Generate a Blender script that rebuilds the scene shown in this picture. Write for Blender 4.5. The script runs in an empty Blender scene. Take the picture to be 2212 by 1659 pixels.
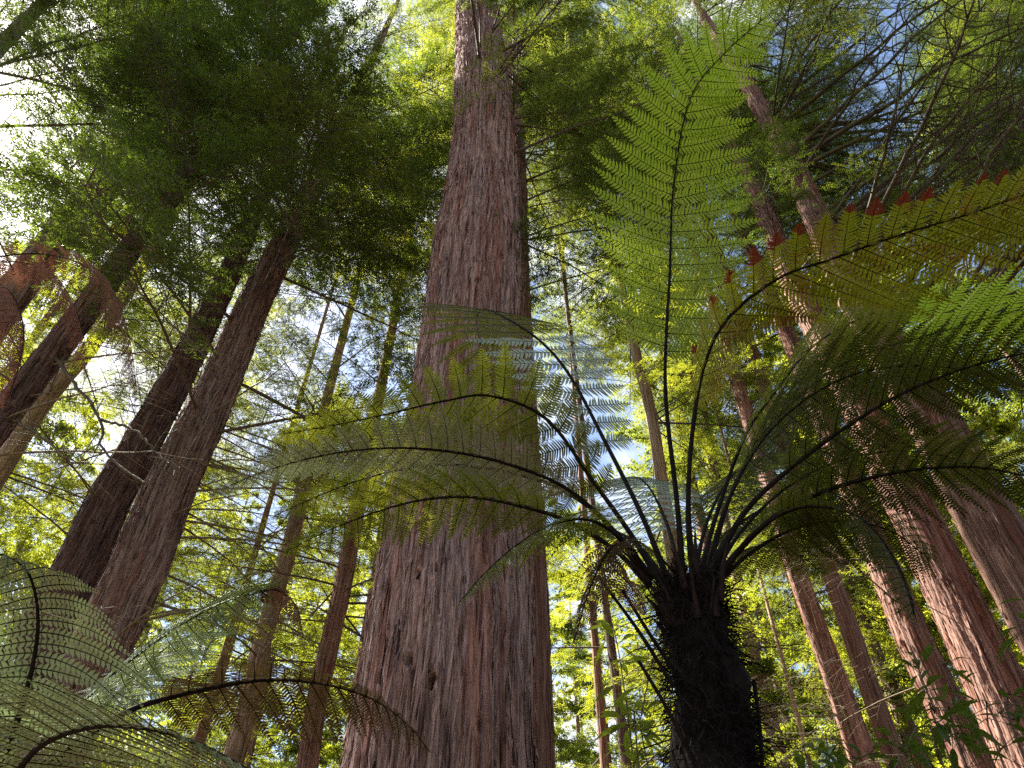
import bpy, math, random
import numpy as np
from mathutils import Vector, Matrix, Euler

random.seed(7)
RNG = np.random.default_rng(11)
S = bpy.context.scene
COL = S.collection

# ------------------------------------------------------------------ camera
F, CX, CY = 1661.0, 1106.0, 829.5            # pixel focal length of the 2212 px wide photograph
PITCH = math.radians(47.5)
CP, SP = math.cos(PITCH), math.sin(PITCH)
EYE = np.array([0.0, 0.0, 1.6])


def ray(u, v):
    a, b = (u - CX) / F, (CY - v) / F
    return np.array([a, CP - b * SP, SP + b * CP])


def at(u, v, D):
    """point seen at (u, v) that stands D metres ahead of the camera"""
    r = ray(u, v)
    return EYE + r * (D / r[1])


def width_at(u, v, D, w):
    return w / F * (D / ray(u, v)[1])


def project(p):
    q = np.asarray(p) - EYE
    zc = q[1] * CP + q[2] * SP
    if zc < 0.3:
        return None
    return CX + F * q[0] / zc, CY - F * (-q[1] * SP + q[2] * CP) / zc


cam_d = bpy.data.cameras.new('camera')
cam = bpy.data.objects.new('camera', cam_d)
COL.objects.link(cam)
cam.location = EYE
cam.rotation_euler = (math.pi / 2 + PITCH, 0, 0)
cam_d.sensor_width = 36.0
cam_d.lens = 36.0 * F / 2212.0
cam_d.clip_start = 0.05
cam_d.clip_end = 3000
S.camera = cam

# ------------------------------------------------------------------ light
SUN_AZ, SUN_EL = math.radians(-62), math.radians(52)
sv = Vector((math.sin(SUN_AZ) * math.cos(SUN_EL), math.cos(SUN_AZ) * math.cos(SUN_EL), math.sin(SUN_EL)))
sd = bpy.data.lights.new('sun', 'SUN')
sd.energy = 5.0
sd.angle = math.radians(0.5)
sd.color = (1.0, 0.94, 0.83)
so = bpy.data.objects.new('sun', sd)
so.rotation_euler = sv.to_track_quat('Z', 'Y').to_euler()
COL.objects.link(so)

W = bpy.data.worlds.new('World')
S.world = W
W.use_nodes = True
nt = W.node_tree
nt.nodes.clear()
sky = nt.nodes.new('ShaderNodeTexSky')
sky.sky_type = 'NISHITA'
sky.sun_disc = False
sky.sun_elevation = SUN_EL
sky.sun_rotation = SUN_AZ
sky.air_density = 1.0
sky.dust_density = 1.0
bg = nt.nodes.new('ShaderNodeBackground')
bg.inputs['Strength'].default_value = 0.065
out = nt.nodes.new('ShaderNodeOutputWorld')
tc = nt.nodes.new('ShaderNodeTexCoord')
cn = nt.nodes.new('ShaderNodeTexNoise')
cn.inputs['Scale'].default_value = 3.2
cn.inputs['Detail'].default_value = 6
cn.inputs['Roughness'].default_value = 0.6
cr = nt.nodes.new('ShaderNodeValToRGB')
cr.color_ramp.elements[0].position = 0.50
cr.color_ramp.elements[1].position = 0.65
mx = nt.nodes.new('ShaderNodeMixRGB')
mx.inputs[2].default_value = (6.0, 6.0, 6.05, 1)
nt.links.new(tc.outputs['Generated'], cn.inputs['Vector'])
nt.links.new(cn.outputs['Fac'], cr.inputs[0])
nt.links.new(cr.outputs[0], mx.inputs[0])
nt.links.new(sky.outputs[0], mx.inputs[1])
nt.links.new(mx.outputs[0], bg.inputs['Color'])
nt.links.new(bg.outputs[0], out.inputs['Surface'])

S.view_settings.view_transform = 'Standard'
S.view_settings.look = 'None'
S.view_settings.exposure = 2.25
S.view_settings.gamma = 1
S.cycles.max_bounces = 8
S.cycles.diffuse_bounces = 4
S.cycles.transmission_bounces = 5
S.cycles.transparent_max_bounces = 8
S.cycles.use_denoising = False
S.cycles.sample_clamp_indirect = 6.0


# ------------------------------------------------------------------ materials
class NT:
    def __init__(self, name):
        self.m = bpy.data.materials.new(name)
        self.m.use_nodes = True
        self.t = self.m.node_tree
        self.t.nodes.clear()
        self.o = self.n('ShaderNodeOutputMaterial')

    def n(self, kind, **kw):
        x = self.t.nodes.new(kind)
        for k, v in kw.items():
            setattr(x, k, v)
        return x

    def l(self, a, b):
        self.t.links.new(a, b)

    def ramp(self, fac, stops):
        r = self.n('ShaderNodeValToRGB')
        e = r.color_ramp.elements
        while len(e) > 1:
            e.remove(e[-1])
        e[0].position, e[0].color = stops[0][0], (*stops[0][1], 1)
        for p, c in stops[1:]:
            k = e.new(p)
            k.color = (*c, 1)
        self.l(fac, r.inputs[0])
        return r.outputs[0]

    def noise(self, vec, scale, detail=4, rough=0.6, dist=0.0):
        x = self.n('ShaderNodeTexNoise')
        x.inputs['Scale'].default_value = scale
        x.inputs['Detail'].default_value = detail
        x.inputs['Roughness'].default_value = rough
        x.inputs['Distortion'].default_value = dist
        if vec is not None:
            self.l(vec, x.inputs['Vector'])
        return x.outputs['Fac']

    def mapping(self, scale):
        tcx = self.n('ShaderNodeTexCoord')
        mp = self.n('ShaderNodeMapping')
        mp.inputs['Scale'].default_value = scale
        self.l(tcx.outputs['Object'], mp.inputs['Vector'])
        return mp.outputs[0]

    def mix(self, fac, a, b):
        x = self.n('ShaderNodeMixRGB')
        if isinstance(fac, (int, float)):
            x.inputs[0].default_value = fac
        else:
            self.l(fac, x.inputs[0])
        for i, c in ((1, a), (2, b)):
            if isinstance(c, tuple):
                x.inputs[i].default_value = (*c, 1)
            else:
                self.l(c, x.inputs[i])
        return x.outputs[0]


def bark(name, light, mid, red, dark, moss=0.0, bump=0.6):
    k = NT(name)
    fib = k.noise(k.mapping((1, 1, 0.032)), 26, 6, 0.65, 0.25)
    strip = k.noise(k.mapping((1, 1, 0.045)), 8, 4, 0.6, 0.5)
    fine = k.noise(k.mapping((1, 1, 0.05)), 90, 3, 0.6, 0.2)
    big = k.noise(k.mapping((1, 1, 0.35)), 1.6, 4, 0.6)
    c = k.ramp(fib, [(0.36, dark), (0.45, mid), (0.54, light), (0.68, tuple(min(1, x * 1.3) for x in light))])
    c2 = k.ramp(strip, [(0.50, (0, 0, 0)), (0.62, (1, 1, 1))])
    c = k.mix(c2, c, k.mix(0.6, c, red))
    isl = k.n('ShaderNodeNewGeometry')
    iv = k.ramp(isl.outputs['Random Per Island'], [(0.0, (0.55, 0.52, 0.5)), (0.45, (1, 1, 1)), (1.0, (1.3, 1.25, 1.2))])
    mu = k.n('ShaderNodeMixRGB', blend_type='MULTIPLY')
    mu.inputs[0].default_value = 0.8
    k.l(c, mu.inputs[1])
    k.l(iv, mu.inputs[2])
    c = mu.outputs[0]
    c3 = k.ramp(big, [(0.42, (0, 0, 0)), (0.7, (1, 1, 1))])
    c = k.mix(c3, c, k.mix(0.3, c, dark))
    if moss > 0:
        mo = k.noise(k.mapping((1, 1, 0.5)), 2.3, 5, 0.65)
        mf = k.ramp(mo, [(0.52, (0, 0, 0)), (0.68, (moss, moss, moss))])
        c = k.mix(mf, c, (0.09, 0.105, 0.035))
    b = k.n('ShaderNodeBsdfPrincipled')
    b.inputs['Roughness'].default_value = 0.85
    b.inputs['Specular IOR Level'].default_value = 0.2
    k.l(c, b.inputs['Base Color'])
    bp1 = k.n('ShaderNodeBump')
    bp1.inputs['Strength'].default_value = bump
    bp1.inputs['Distance'].default_value = 0.03
    k.l(fib, bp1.inputs['Height'])
    bp2 = k.n('ShaderNodeBump')
    bp2.inputs['Strength'].default_value = bump * 0.7
    bp2.inputs['Distance'].default_value = 0.008
    k.l(fine, bp2.inputs['Height'])
    k.l(bp1.outputs[0], bp2.inputs['Normal'])
    k.l(bp2.outputs[0], b.inputs['Normal'])
    k.l(b.outputs[0], k.o.inputs[0])
    return k.m


def leafmat(name, refl, refl2, trans, trans2, tw=0.5, rough=0.45, spec=0.35, under=None, under_mix=0.85, noise=None):
    """thin leaf: reflecting and translucent; a pale underside where the species has one"""
    k = NT(name)
    g = k.n('ShaderNodeNewGeometry')
    oi = k.n('ShaderNodeObjectInfo')
    ad = k.n('ShaderNodeMath', operation='MULTIPLY_ADD')
    k.l(oi.outputs['Random'], ad.inputs[0])
    ad.inputs[1].default_value = 0.5
    hf = k.n('ShaderNodeMath', operation='MULTIPLY')
    k.l(g.outputs['Random Per Island'], hf.inputs[0])
    hf.inputs[1].default_value = 0.5
    k.l(hf.outputs[0], ad.inputs[2])
    fac = ad.outputs[0]
    if noise:
        nn = k.noise(k.mapping((1, 1, 1)), noise[0], 4, 0.65)
        fac = k.ramp(nn, [(noise[1], (0, 0, 0)), (noise[2], (1, 1, 1))])
    c = k.mix(fac, refl, refl2)
    t = k.mix(fac, trans, trans2)
    if under:
        uf = k.n('ShaderNodeMath', operation='MULTIPLY')
        k.l(g.outputs['Backfacing'], uf.inputs[0])
        uf.inputs[1].default_value = under_mix
        c = k.mix(uf.outputs[0], c, under)
    b = k.n('ShaderNodeBsdfPrincipled')
    b.inputs['Roughness'].default_value = rough
    b.inputs['Specular IOR Level'].default_value = spec
    k.l(c, b.inputs['Base Color'])
    tr = k.n('ShaderNodeBsdfTranslucent')
    k.l(t, tr.inputs['Color'])
    ms = k.n('ShaderNodeMixShader')
    ms.inputs[0].default_value = tw
    k.l(b.outputs[0], ms.inputs[1])
    k.l(tr.outputs[0], ms.inputs[2])
    k.l(ms.outputs[0], k.o.inputs[0])
    return k.m


def plain(name, a, b_, scale=20, rough=0.7, spec=0.3, stretch=(1, 1, 1), bump=0.0):
    k = NT(name)
    nf = k.noise(k.mapping(stretch), scale, 5, 0.6)
    c = k.ramp(nf, [(0.35, a), (0.65, b_)])
    b = k.n('ShaderNodeBsdfPrincipled')
    b.inputs['Roughness'].default_value = rough
    b.inputs['Specular IOR Level'].default_value = spec
    k.l(c, b.inputs['Base Color'])
    if bump:
        bp = k.n('ShaderNodeBump')
        bp.inputs['Strength'].default_value = bump
        bp.inputs['Distance'].default_value = 0.02
        k.l(nf, bp.inputs['Height'])
        k.l(bp.outputs[0], b.inputs['Normal'])
    k.l(b.outputs[0], k.o.inputs[0])
    return k.m


M = {}
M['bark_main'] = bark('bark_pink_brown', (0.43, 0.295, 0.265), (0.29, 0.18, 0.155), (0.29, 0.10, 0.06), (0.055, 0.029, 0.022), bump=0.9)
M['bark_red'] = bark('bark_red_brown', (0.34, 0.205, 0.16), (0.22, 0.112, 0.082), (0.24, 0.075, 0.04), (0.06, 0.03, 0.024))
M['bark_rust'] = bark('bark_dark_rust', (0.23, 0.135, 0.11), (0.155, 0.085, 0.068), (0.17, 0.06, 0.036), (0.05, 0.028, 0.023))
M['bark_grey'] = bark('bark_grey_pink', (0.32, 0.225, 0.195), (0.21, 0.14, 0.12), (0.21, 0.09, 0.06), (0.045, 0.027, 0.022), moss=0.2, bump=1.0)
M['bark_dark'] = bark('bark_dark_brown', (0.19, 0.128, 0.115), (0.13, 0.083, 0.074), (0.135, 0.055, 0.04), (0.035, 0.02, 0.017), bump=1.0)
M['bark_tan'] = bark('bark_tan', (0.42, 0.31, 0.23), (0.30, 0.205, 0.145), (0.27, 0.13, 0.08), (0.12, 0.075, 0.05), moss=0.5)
M['twig'] = plain('twig_brown', (0.075, 0.055, 0.042), (0.15, 0.115, 0.085), 14)
M['twig_moss'] = plain('twig_mossy', (0.12, 0.09, 0.06), (0.24, 0.20, 0.11), 9)
M['limb_bark'] = plain('limb_bark', (0.055, 0.04, 0.028), (0.15, 0.125, 0.065), 7, stretch=(0.4, 1, 1), bump=0.6)
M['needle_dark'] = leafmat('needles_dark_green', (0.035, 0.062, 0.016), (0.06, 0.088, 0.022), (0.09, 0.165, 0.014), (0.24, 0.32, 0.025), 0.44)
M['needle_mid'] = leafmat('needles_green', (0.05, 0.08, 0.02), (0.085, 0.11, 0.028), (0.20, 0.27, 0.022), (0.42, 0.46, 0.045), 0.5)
M['needle_lit'] = leafmat('needles_sunlit_yellow', (0.075, 0.10, 0.022), (0.115, 0.125, 0.028), (0.36, 0.43, 0.018), (0.60, 0.60, 0.035), 0.55)  # sunlit look of the far redwoods put into a yellower needle colour
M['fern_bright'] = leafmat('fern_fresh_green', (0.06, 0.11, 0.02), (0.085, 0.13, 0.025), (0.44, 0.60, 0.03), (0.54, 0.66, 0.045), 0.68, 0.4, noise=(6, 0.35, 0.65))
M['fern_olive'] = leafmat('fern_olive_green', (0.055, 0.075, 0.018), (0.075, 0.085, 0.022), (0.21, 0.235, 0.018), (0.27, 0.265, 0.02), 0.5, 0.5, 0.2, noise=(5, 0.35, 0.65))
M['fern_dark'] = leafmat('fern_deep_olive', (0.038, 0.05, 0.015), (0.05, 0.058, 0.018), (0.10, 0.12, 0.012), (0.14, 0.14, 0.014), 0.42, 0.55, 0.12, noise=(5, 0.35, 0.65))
M['fern_yellow'] = leafmat('fern_yellowing', (0.09, 0.095, 0.018), (0.12, 0.07, 0.02), (0.36, 0.33, 0.015), (0.36, 0.16, 0.015), 0.56, 0.4, noise=(7, 0.5, 0.72))
M['fern_silver'] = leafmat('fern_silver_backed', (0.07, 0.11, 0.04), (0.08, 0.12, 0.045), (0.14, 0.20, 0.06), (0.17, 0.22, 0.07), 0.3, 0.5, 0.3, under=(0.62, 0.64, 0.53), noise=(5, 0.35, 0.65))
M['fern_glaucous'] = leafmat('fern_glaucous_silver', (0.30, 0.37, 0.29), (0.42, 0.48, 0.39), (0.16, 0.20, 0.07), (0.20, 0.24, 0.09), 0.25, 0.5, 0.3, noise=(5, 0.35, 0.65))
M['fern_paleboth'] = leafmat('fern_soft_pale_green', (0.20, 0.28, 0.13), (0.30, 0.37, 0.20), (0.16, 0.22, 0.06), (0.20, 0.26, 0.07), 0.35, 0.5, 0.25, noise=(5, 0.35, 0.65))
M['fern_pale'] = leafmat('fern_pale_green_backed', (0.07, 0.11, 0.04), (0.08, 0.12, 0.045), (0.14, 0.20, 0.06), (0.17, 0.22, 0.07), 0.3, 0.5, 0.3, under=(0.38, 0.47, 0.27), noise=(5, 0.35, 0.65))
M['fern_dead'] = leafmat('fern_dead_rust', (0.15, 0.07, 0.05), (0.27, 0.15, 0.105), (0.16, 0.055, 0.028), (0.24, 0.10, 0.055), 0.35, 0.7, 0.2, noise=(9, 0.35, 0.65))
M['fern_brown'] = leafmat('fern_dying_brown', (0.075, 0.055, 0.022), (0.10, 0.065, 0.028), (0.12, 0.085, 0.02), (0.15, 0.09, 0.025), 0.35, 0.6, 0.3, noise=(6, 0.35, 0.65))
M['fern_red'] = leafmat('fern_red_tip', (0.15, 0.035, 0.022), (0.22, 0.065, 0.035), (0.20, 0.028, 0.012), (0.28, 0.055, 0.02), 0.45, 0.6, 0.3)
M['rachis'] = plain('rachis_black_brown', (0.007, 0.0055, 0.005), (0.018, 0.012, 0.010), 30, 0.7, 0.1)
M['fibre'] = plain('fibre_black_brown', (0.005, 0.004, 0.0035), (0.014, 0.009, 0.007), 25, 0.85, 0.15, bump=0.5)
M['scale'] = plain('frond_base_scales', (0.012, 0.007, 0.006), (0.035, 0.018, 0.013), 25, 0.8, 0.2)
M['broad'] = leafmat('broad_leaf_dark', (0.04, 0.075, 0.018), (0.07, 0.105, 0.028), (0.10, 0.18, 0.012), (0.20, 0.28, 0.022), 0.4, 0.35, 0.4)
M['broad_lit'] = leafmat('broad_leaf_fresh', (0.06, 0.10, 0.02), (0.09, 0.125, 0.025), (0.30, 0.38, 0.025), (0.42, 0.48, 0.04), 0.5, 0.35, 0.4)


# ------------------------------------------------------------------ mesh helpers
class MB:
    """collects vertices and faces (quads and triangles) of one mesh"""

    def __init__(self):
        self.v, self.q, self.t, self.qm, self.tm, self.n = [], [], [], [], [], 0

    def add(self, v, q=None, t=None, mi=0):
        v = np.asarray(v, dtype=np.float64).reshape(-1, 3)
        if q is not None and len(q):
            q = np.asarray(q, dtype=np.int64).reshape(-1, 4)
            self.q.append(q + self.n)
            self.qm.append(np.broadcast_to(np.asarray(mi), (len(q),)))
        if t is not None and len(t):
            t = np.asarray(t, dtype=np.int64).reshape(-1, 3)
            self.t.append(t + self.n)
            self.tm.append(np.broadcast_to(np.asarray(mi), (len(t),)))
        self.v.append(v)
        self.n += len(v)

    def tube(self, path, rad, sides=5, mi=0):
        path = np.asarray(path, dtype=np.float64)
        k = len(path)
        rad = np.broadcast_to(np.asarray(rad, dtype=np.float64), (k,))
        tan = np.gradient(path, axis=0)
        tan /= np.linalg.norm(tan, axis=1)[:, None] + 1e-9
        ref = np.array([0.0, 0.0, 1.0]) if abs(tan[:, 2]).mean() < 0.8 else np.array([1.0, 0.0, 0.0])
        a = np.cross(tan, ref)
        a /= np.linalg.norm(a, axis=1)[:, None] + 1e-9
        b = np.cross(tan, a)
        th = np.arange(sides) / sides * 2 * np.pi
        ring = a[:, None, :] * np.cos(th)[None, :, None] + b[:, None, :] * np.sin(th)[None, :, None]
        v = path[:, None, :] + ring * rad[:, None, None]
        i = np.arange(k - 1)[:, None] * sides
        j = np.arange(sides)[None, :]
        j2 = (j + 1) % sides
        q = np.stack([i + j, i + j2, i + sides + j2, i + sides + j], axis=-1).reshape(-1, 4)
        self.add(v.reshape(-1, 3), q, mi=mi)

    def mesh(self, name, mats, smooth=True):
        me = bpy.data.meshes.new(name)
        v = np.concatenate(self.v)
        q = np.concatenate(self.q) if self.q else np.zeros((0, 4), np.int64)
        t = np.concatenate(self.t) if self.t else np.zeros((0, 3), np.int64)
        me.vertices.add(len(v))
        me.vertices.foreach_set('co', v.astype(np.float32).ravel())
        loops = np.concatenate([q.ravel(), t.ravel()]).astype(np.int32)
        me.loops.add(len(loops))
        me.loops.foreach_set('vertex_index', loops)
        starts = np.concatenate([np.arange(len(q)) * 4, len(q) * 4 + np.arange(len(t)) * 3]).astype(np.int32)
        me.polygons.add(len(starts))
        me.polygons.foreach_set('loop_start', starts)
        mi = np.concatenate([*(self.qm or [np.zeros(0)]), *(self.tm or [np.zeros(0)])]).astype(np.int32)
        for m in mats:
            me.materials.append(m)
        me.polygons.foreach_set('material_index', mi)
        me.polygons.foreach_set('use_smooth', np.full(len(starts), smooth))
        me.update(calc_edges=True)
        return me


def link(name, me, parent=None, loc=None, mat=None):
    o = bpy.data.objects.new(name, me)
    COL.objects.link(o)
    if parent is not None:
        o.parent = parent
    if mat is not None:
        o.matrix_local = mat
    elif loc is not None:
        o.location = loc
    return o


def empty(name, loc, label, cat, group=None):
    o = bpy.data.objects.new(name, None)
    o.empty_display_size = 0.3
    COL.objects.link(o)
    o.location = loc
    o['label'], o['category'] = label, cat
    if group:
        o['group'] = group
    return o


def vnoise(x, y, px, seed):
    """smooth lattice noise; x runs over px periodic cells"""
    r = np.random.default_rng(seed)
    ny = int(np.max(y)) + 3
    g = r.random((px, ny))
    xi = np.floor(x).astype(int)
    yi = np.floor(y).astype(int)
    fx, fy = x - xi, y - yi
    fx = fx * fx * (3 - 2 * fx)
    fy = fy * fy * (3 - 2 * fy)
    a, b = xi % px, (xi + 1) % px
    return (g[a, yi] * (1 - fx) + g[b, yi] * fx) * (1 - fy) + (g[a, yi + 1] * (1 - fx) + g[b, yi + 1] * fx) * fy


def catmull(P, n):
    P = np.asarray(P, dtype=np.float64)
    Q = np.vstack([2 * P[0] - P[1], P, 2 * P[-1] - P[-2]])
    d = np.concatenate([[0], np.cumsum(np.linalg.norm(np.diff(P, axis=0), axis=1))])
    res = []
    for s in np.linspace(0, d[-1], n):
        i = min(max(np.searchsorted(d, s, side='right') - 1, 0), len(P) - 2)
        t = (s - d[i]) / (d[i + 1] - d[i] + 1e-9)
        p0, p1, p2, p3 = Q[i], Q[i + 1], Q[i + 2], Q[i + 3]
        res.append(0.5 * (2 * p1 + (p2 - p0) * t + (2 * p0 - 5 * p1 + 4 * p2 - p3) * t * t + (3 * p1 - p0 - 3 * p2 + p3) * t ** 3))
    return np.array(res)


def unit(v):
    v = np.asarray(v, dtype=np.float64)
    return v / (np.linalg.norm(v, axis=-1, keepdims=True) + 1e-12)


# ------------------------------------------------------------------ ground
g = MB()
n = 120
xs = np.concatenate([-np.geomspace(1500, 6, n // 2), np.geomspace(6, 1500, n // 2)])
gx, gy = np.meshgrid(xs, xs + 10.0, indexing='ij')
gz = 0.10 * np.sin(gx * 0.31) * np.cos(gy * 0.27) * np.exp(-(gx ** 2 + gy ** 2) / 4e4)
idx = np.arange(n * n).reshape(n, n)
g.add(np.stack([gx, gy, gz], -1), np.stack([idx[:-1, :-1], idx[1:, :-1], idx[1:, 1:], idx[:-1, 1:]], -1))
ground = link('ground', g.mesh('ground', [plain('forest_floor', (0.07, 0.046, 0.03), (0.13, 0.088, 0.055), 2.5, 0.9, 0.1, bump=0.6)]))
ground['kind'] = 'structure'


# ------------------------------------------------------------------ boughs (local: grows along +X)
def bough(seed, L=5.0, bare=0.35, droop=0.12, nsec=26, sec=1.5, r0=0.035, leaf=0.055, lw=0.013, step=0.026, leafy=1.0, tert=7, rise=0.0, crook=1.0):
    r = np.random.default_rng(seed)
    wood, fol = MB(), MB()
    s = np.linspace(0, 1, 14)
    wob = np.cumsum(r.normal(0, 0.035 * crook, (14, 2)), axis=0) * L * 0.25
    path = np.stack([s * L, wob[:, 0] * s, rise * L * s - droop * L * s ** 2 + wob[:, 1] * 0.5 * s], -1)
    wood.tube(path, r0 * (1 - 0.88 * s), 6)
    leaves = []

    def pt(t):
        f = t * 13
        i = min(int(f), 12)
        return path[i] + (path[i + 1] - path[i]) * (f - i)

    def dress(p0, p1, t0):
        d = p1 - p0
        ln = np.linalg.norm(d)
        if ln < 0.03 or r.random() > leafy:
            return
        k = max(3, int(ln * (1 - t0) / step))
        t = np.linspace(t0, 1.0, k)
        T = d / ln
        B = unit(np.cross(T, [0, 0, 1]) + r.normal(0, 0.25, 3))
        for sd in (-1, 1):
            b0 = p0 + d * t[:, None] + r.normal(0, 0.006, (k, 3))
            ang = np.radians(r.normal(52, 10, k))
            dr = T * np.cos(ang)[:, None] + sd * B * np.sin(ang)[:, None] + r.normal(0, 0.16, (k, 3))
            dr = unit(dr)
            ll = leaf * r.uniform(0.7, 1.2, k) * (1 - 0.55 * np.abs(t - 0.45))
            wv = unit(np.cross(dr, np.cross(T, B)) + r.normal(0, 0.35, (k, 3)))
            leaves.append((b0, dr, wv, ll))

    for i in range(nsec):
        t = bare + (1 - bare) * ((i + r.uniform(0.1, 0.9)) / nsec)
        sd = 1 if i % 2 else -1
        p = pt(t)
        ln = sec * (0.35 + 0.65 * math.sin(math.pi * min(1, 0.22 + 0.78 * (t - bare) / (1 - bare)))) * r.uniform(0.6, 1.15)
        a = math.radians(r.normal(52, 9)) * sd
        d = np.array([math.cos(a), math.sin(a), r.normal(-0.10, 0.12)])
        e = p + unit(d) * ln
        m = (p + e) / 2 + np.array([0, 0, 0.05 * ln]) + r.normal(0, 0.03 * ln * crook, 3)
        sp = catmull([p, m, e + np.array([0.08 * ln, 0, -0.10 * ln])], 6)
        wood.tube(sp, np.linspace(0.009, 0.003, 6) * (r0 / 0.035), 4)
        dress(sp[2], sp[4], 0.0)
        dress(sp[4], sp[5], 0.0)
        for j in range(tert):
            tt = 0.2 + 0.78 * (j + r.random()) / tert
            fi = tt * 5
            ii = min(int(fi), 4)
            q0 = sp[ii] + (sp[ii + 1] - sp[ii]) * (fi - ii)
            T = unit(sp[ii + 1] - sp[ii])
            B = unit(np.cross(T, [0, 0, 1]))
            sg = 1 if j % 2 else -1
            aa = math.radians(r.normal(48, 10))
            dd = T * math.cos(aa) + B * sg * math.sin(aa) + np.array([0, 0, r.normal(-0.12, 0.18)])
            q1 = q0 + unit(dd) * ln * r.uniform(0.22, 0.42) * (1.15 - 0.5 * tt)
            wood.tube([q0, (q0 + q1) / 2 + r.normal(0, 0.01, 3), q1], [0.0035, 0.003, 0.0015], 3)
            dress(q0, q1, 0.08)
    if leaves:
        b0 = np.concatenate([x[0] for x in leaves])
        dr = np.concatenate([x[1] for x in leaves])
        wv = np.concatenate([x[2] for x in leaves])
        ll = np.concatenate([x[3] for x in leaves])[:, None]
        w = lw * r.uniform(0.8, 1.25, (len(b0), 1))
        v = np.stack([b0, b0 + dr * ll * 0.45 + wv * w * 0.5, b0 + dr * ll, b0 + dr * ll * 0.45 - wv * w * 0.5], 1)
        fol.add(v.reshape(-1, 3), np.arange(len(b0) * 4).reshape(-1, 4))
    return wood, fol


BOUGH = {}


def make_boughs(key, mat, twig, specs):
    BOUGH[key] = []
    for sp in specs:
        w, f = bough(**sp)
        wm = w.mesh('branch', [M[twig]])
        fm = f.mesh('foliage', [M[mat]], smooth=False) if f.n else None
        BOUGH[key].append((wm, fm, sp['L']))


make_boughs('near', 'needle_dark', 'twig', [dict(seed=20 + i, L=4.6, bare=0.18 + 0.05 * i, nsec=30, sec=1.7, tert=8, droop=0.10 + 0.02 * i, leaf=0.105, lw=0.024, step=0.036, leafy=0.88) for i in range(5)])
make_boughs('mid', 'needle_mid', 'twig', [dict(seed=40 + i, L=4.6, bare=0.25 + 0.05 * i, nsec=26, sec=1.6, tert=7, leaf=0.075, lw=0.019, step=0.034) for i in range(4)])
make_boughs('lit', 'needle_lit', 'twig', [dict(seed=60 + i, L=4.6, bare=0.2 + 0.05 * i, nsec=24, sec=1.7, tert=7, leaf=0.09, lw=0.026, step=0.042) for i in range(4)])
make_boughs('bare', 'needle_dark', 'twig_moss', [dict(seed=80 + i, L=4.6, bare=0.28, nsec=15, sec=1.5, tert=4, leafy=0.0, droop=0.18, r0=0.03) for i in range(4)])
make_boughs('limb', 'needle_dark', 'limb_bark', [dict(seed=90 + i, L=7.5, bare=0.26, nsec=12, sec=2.3, tert=5, leafy=0.35, droop=0.05, r0=0.085, rise=0.06, crook=2.2) for i in range(6)])


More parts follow.
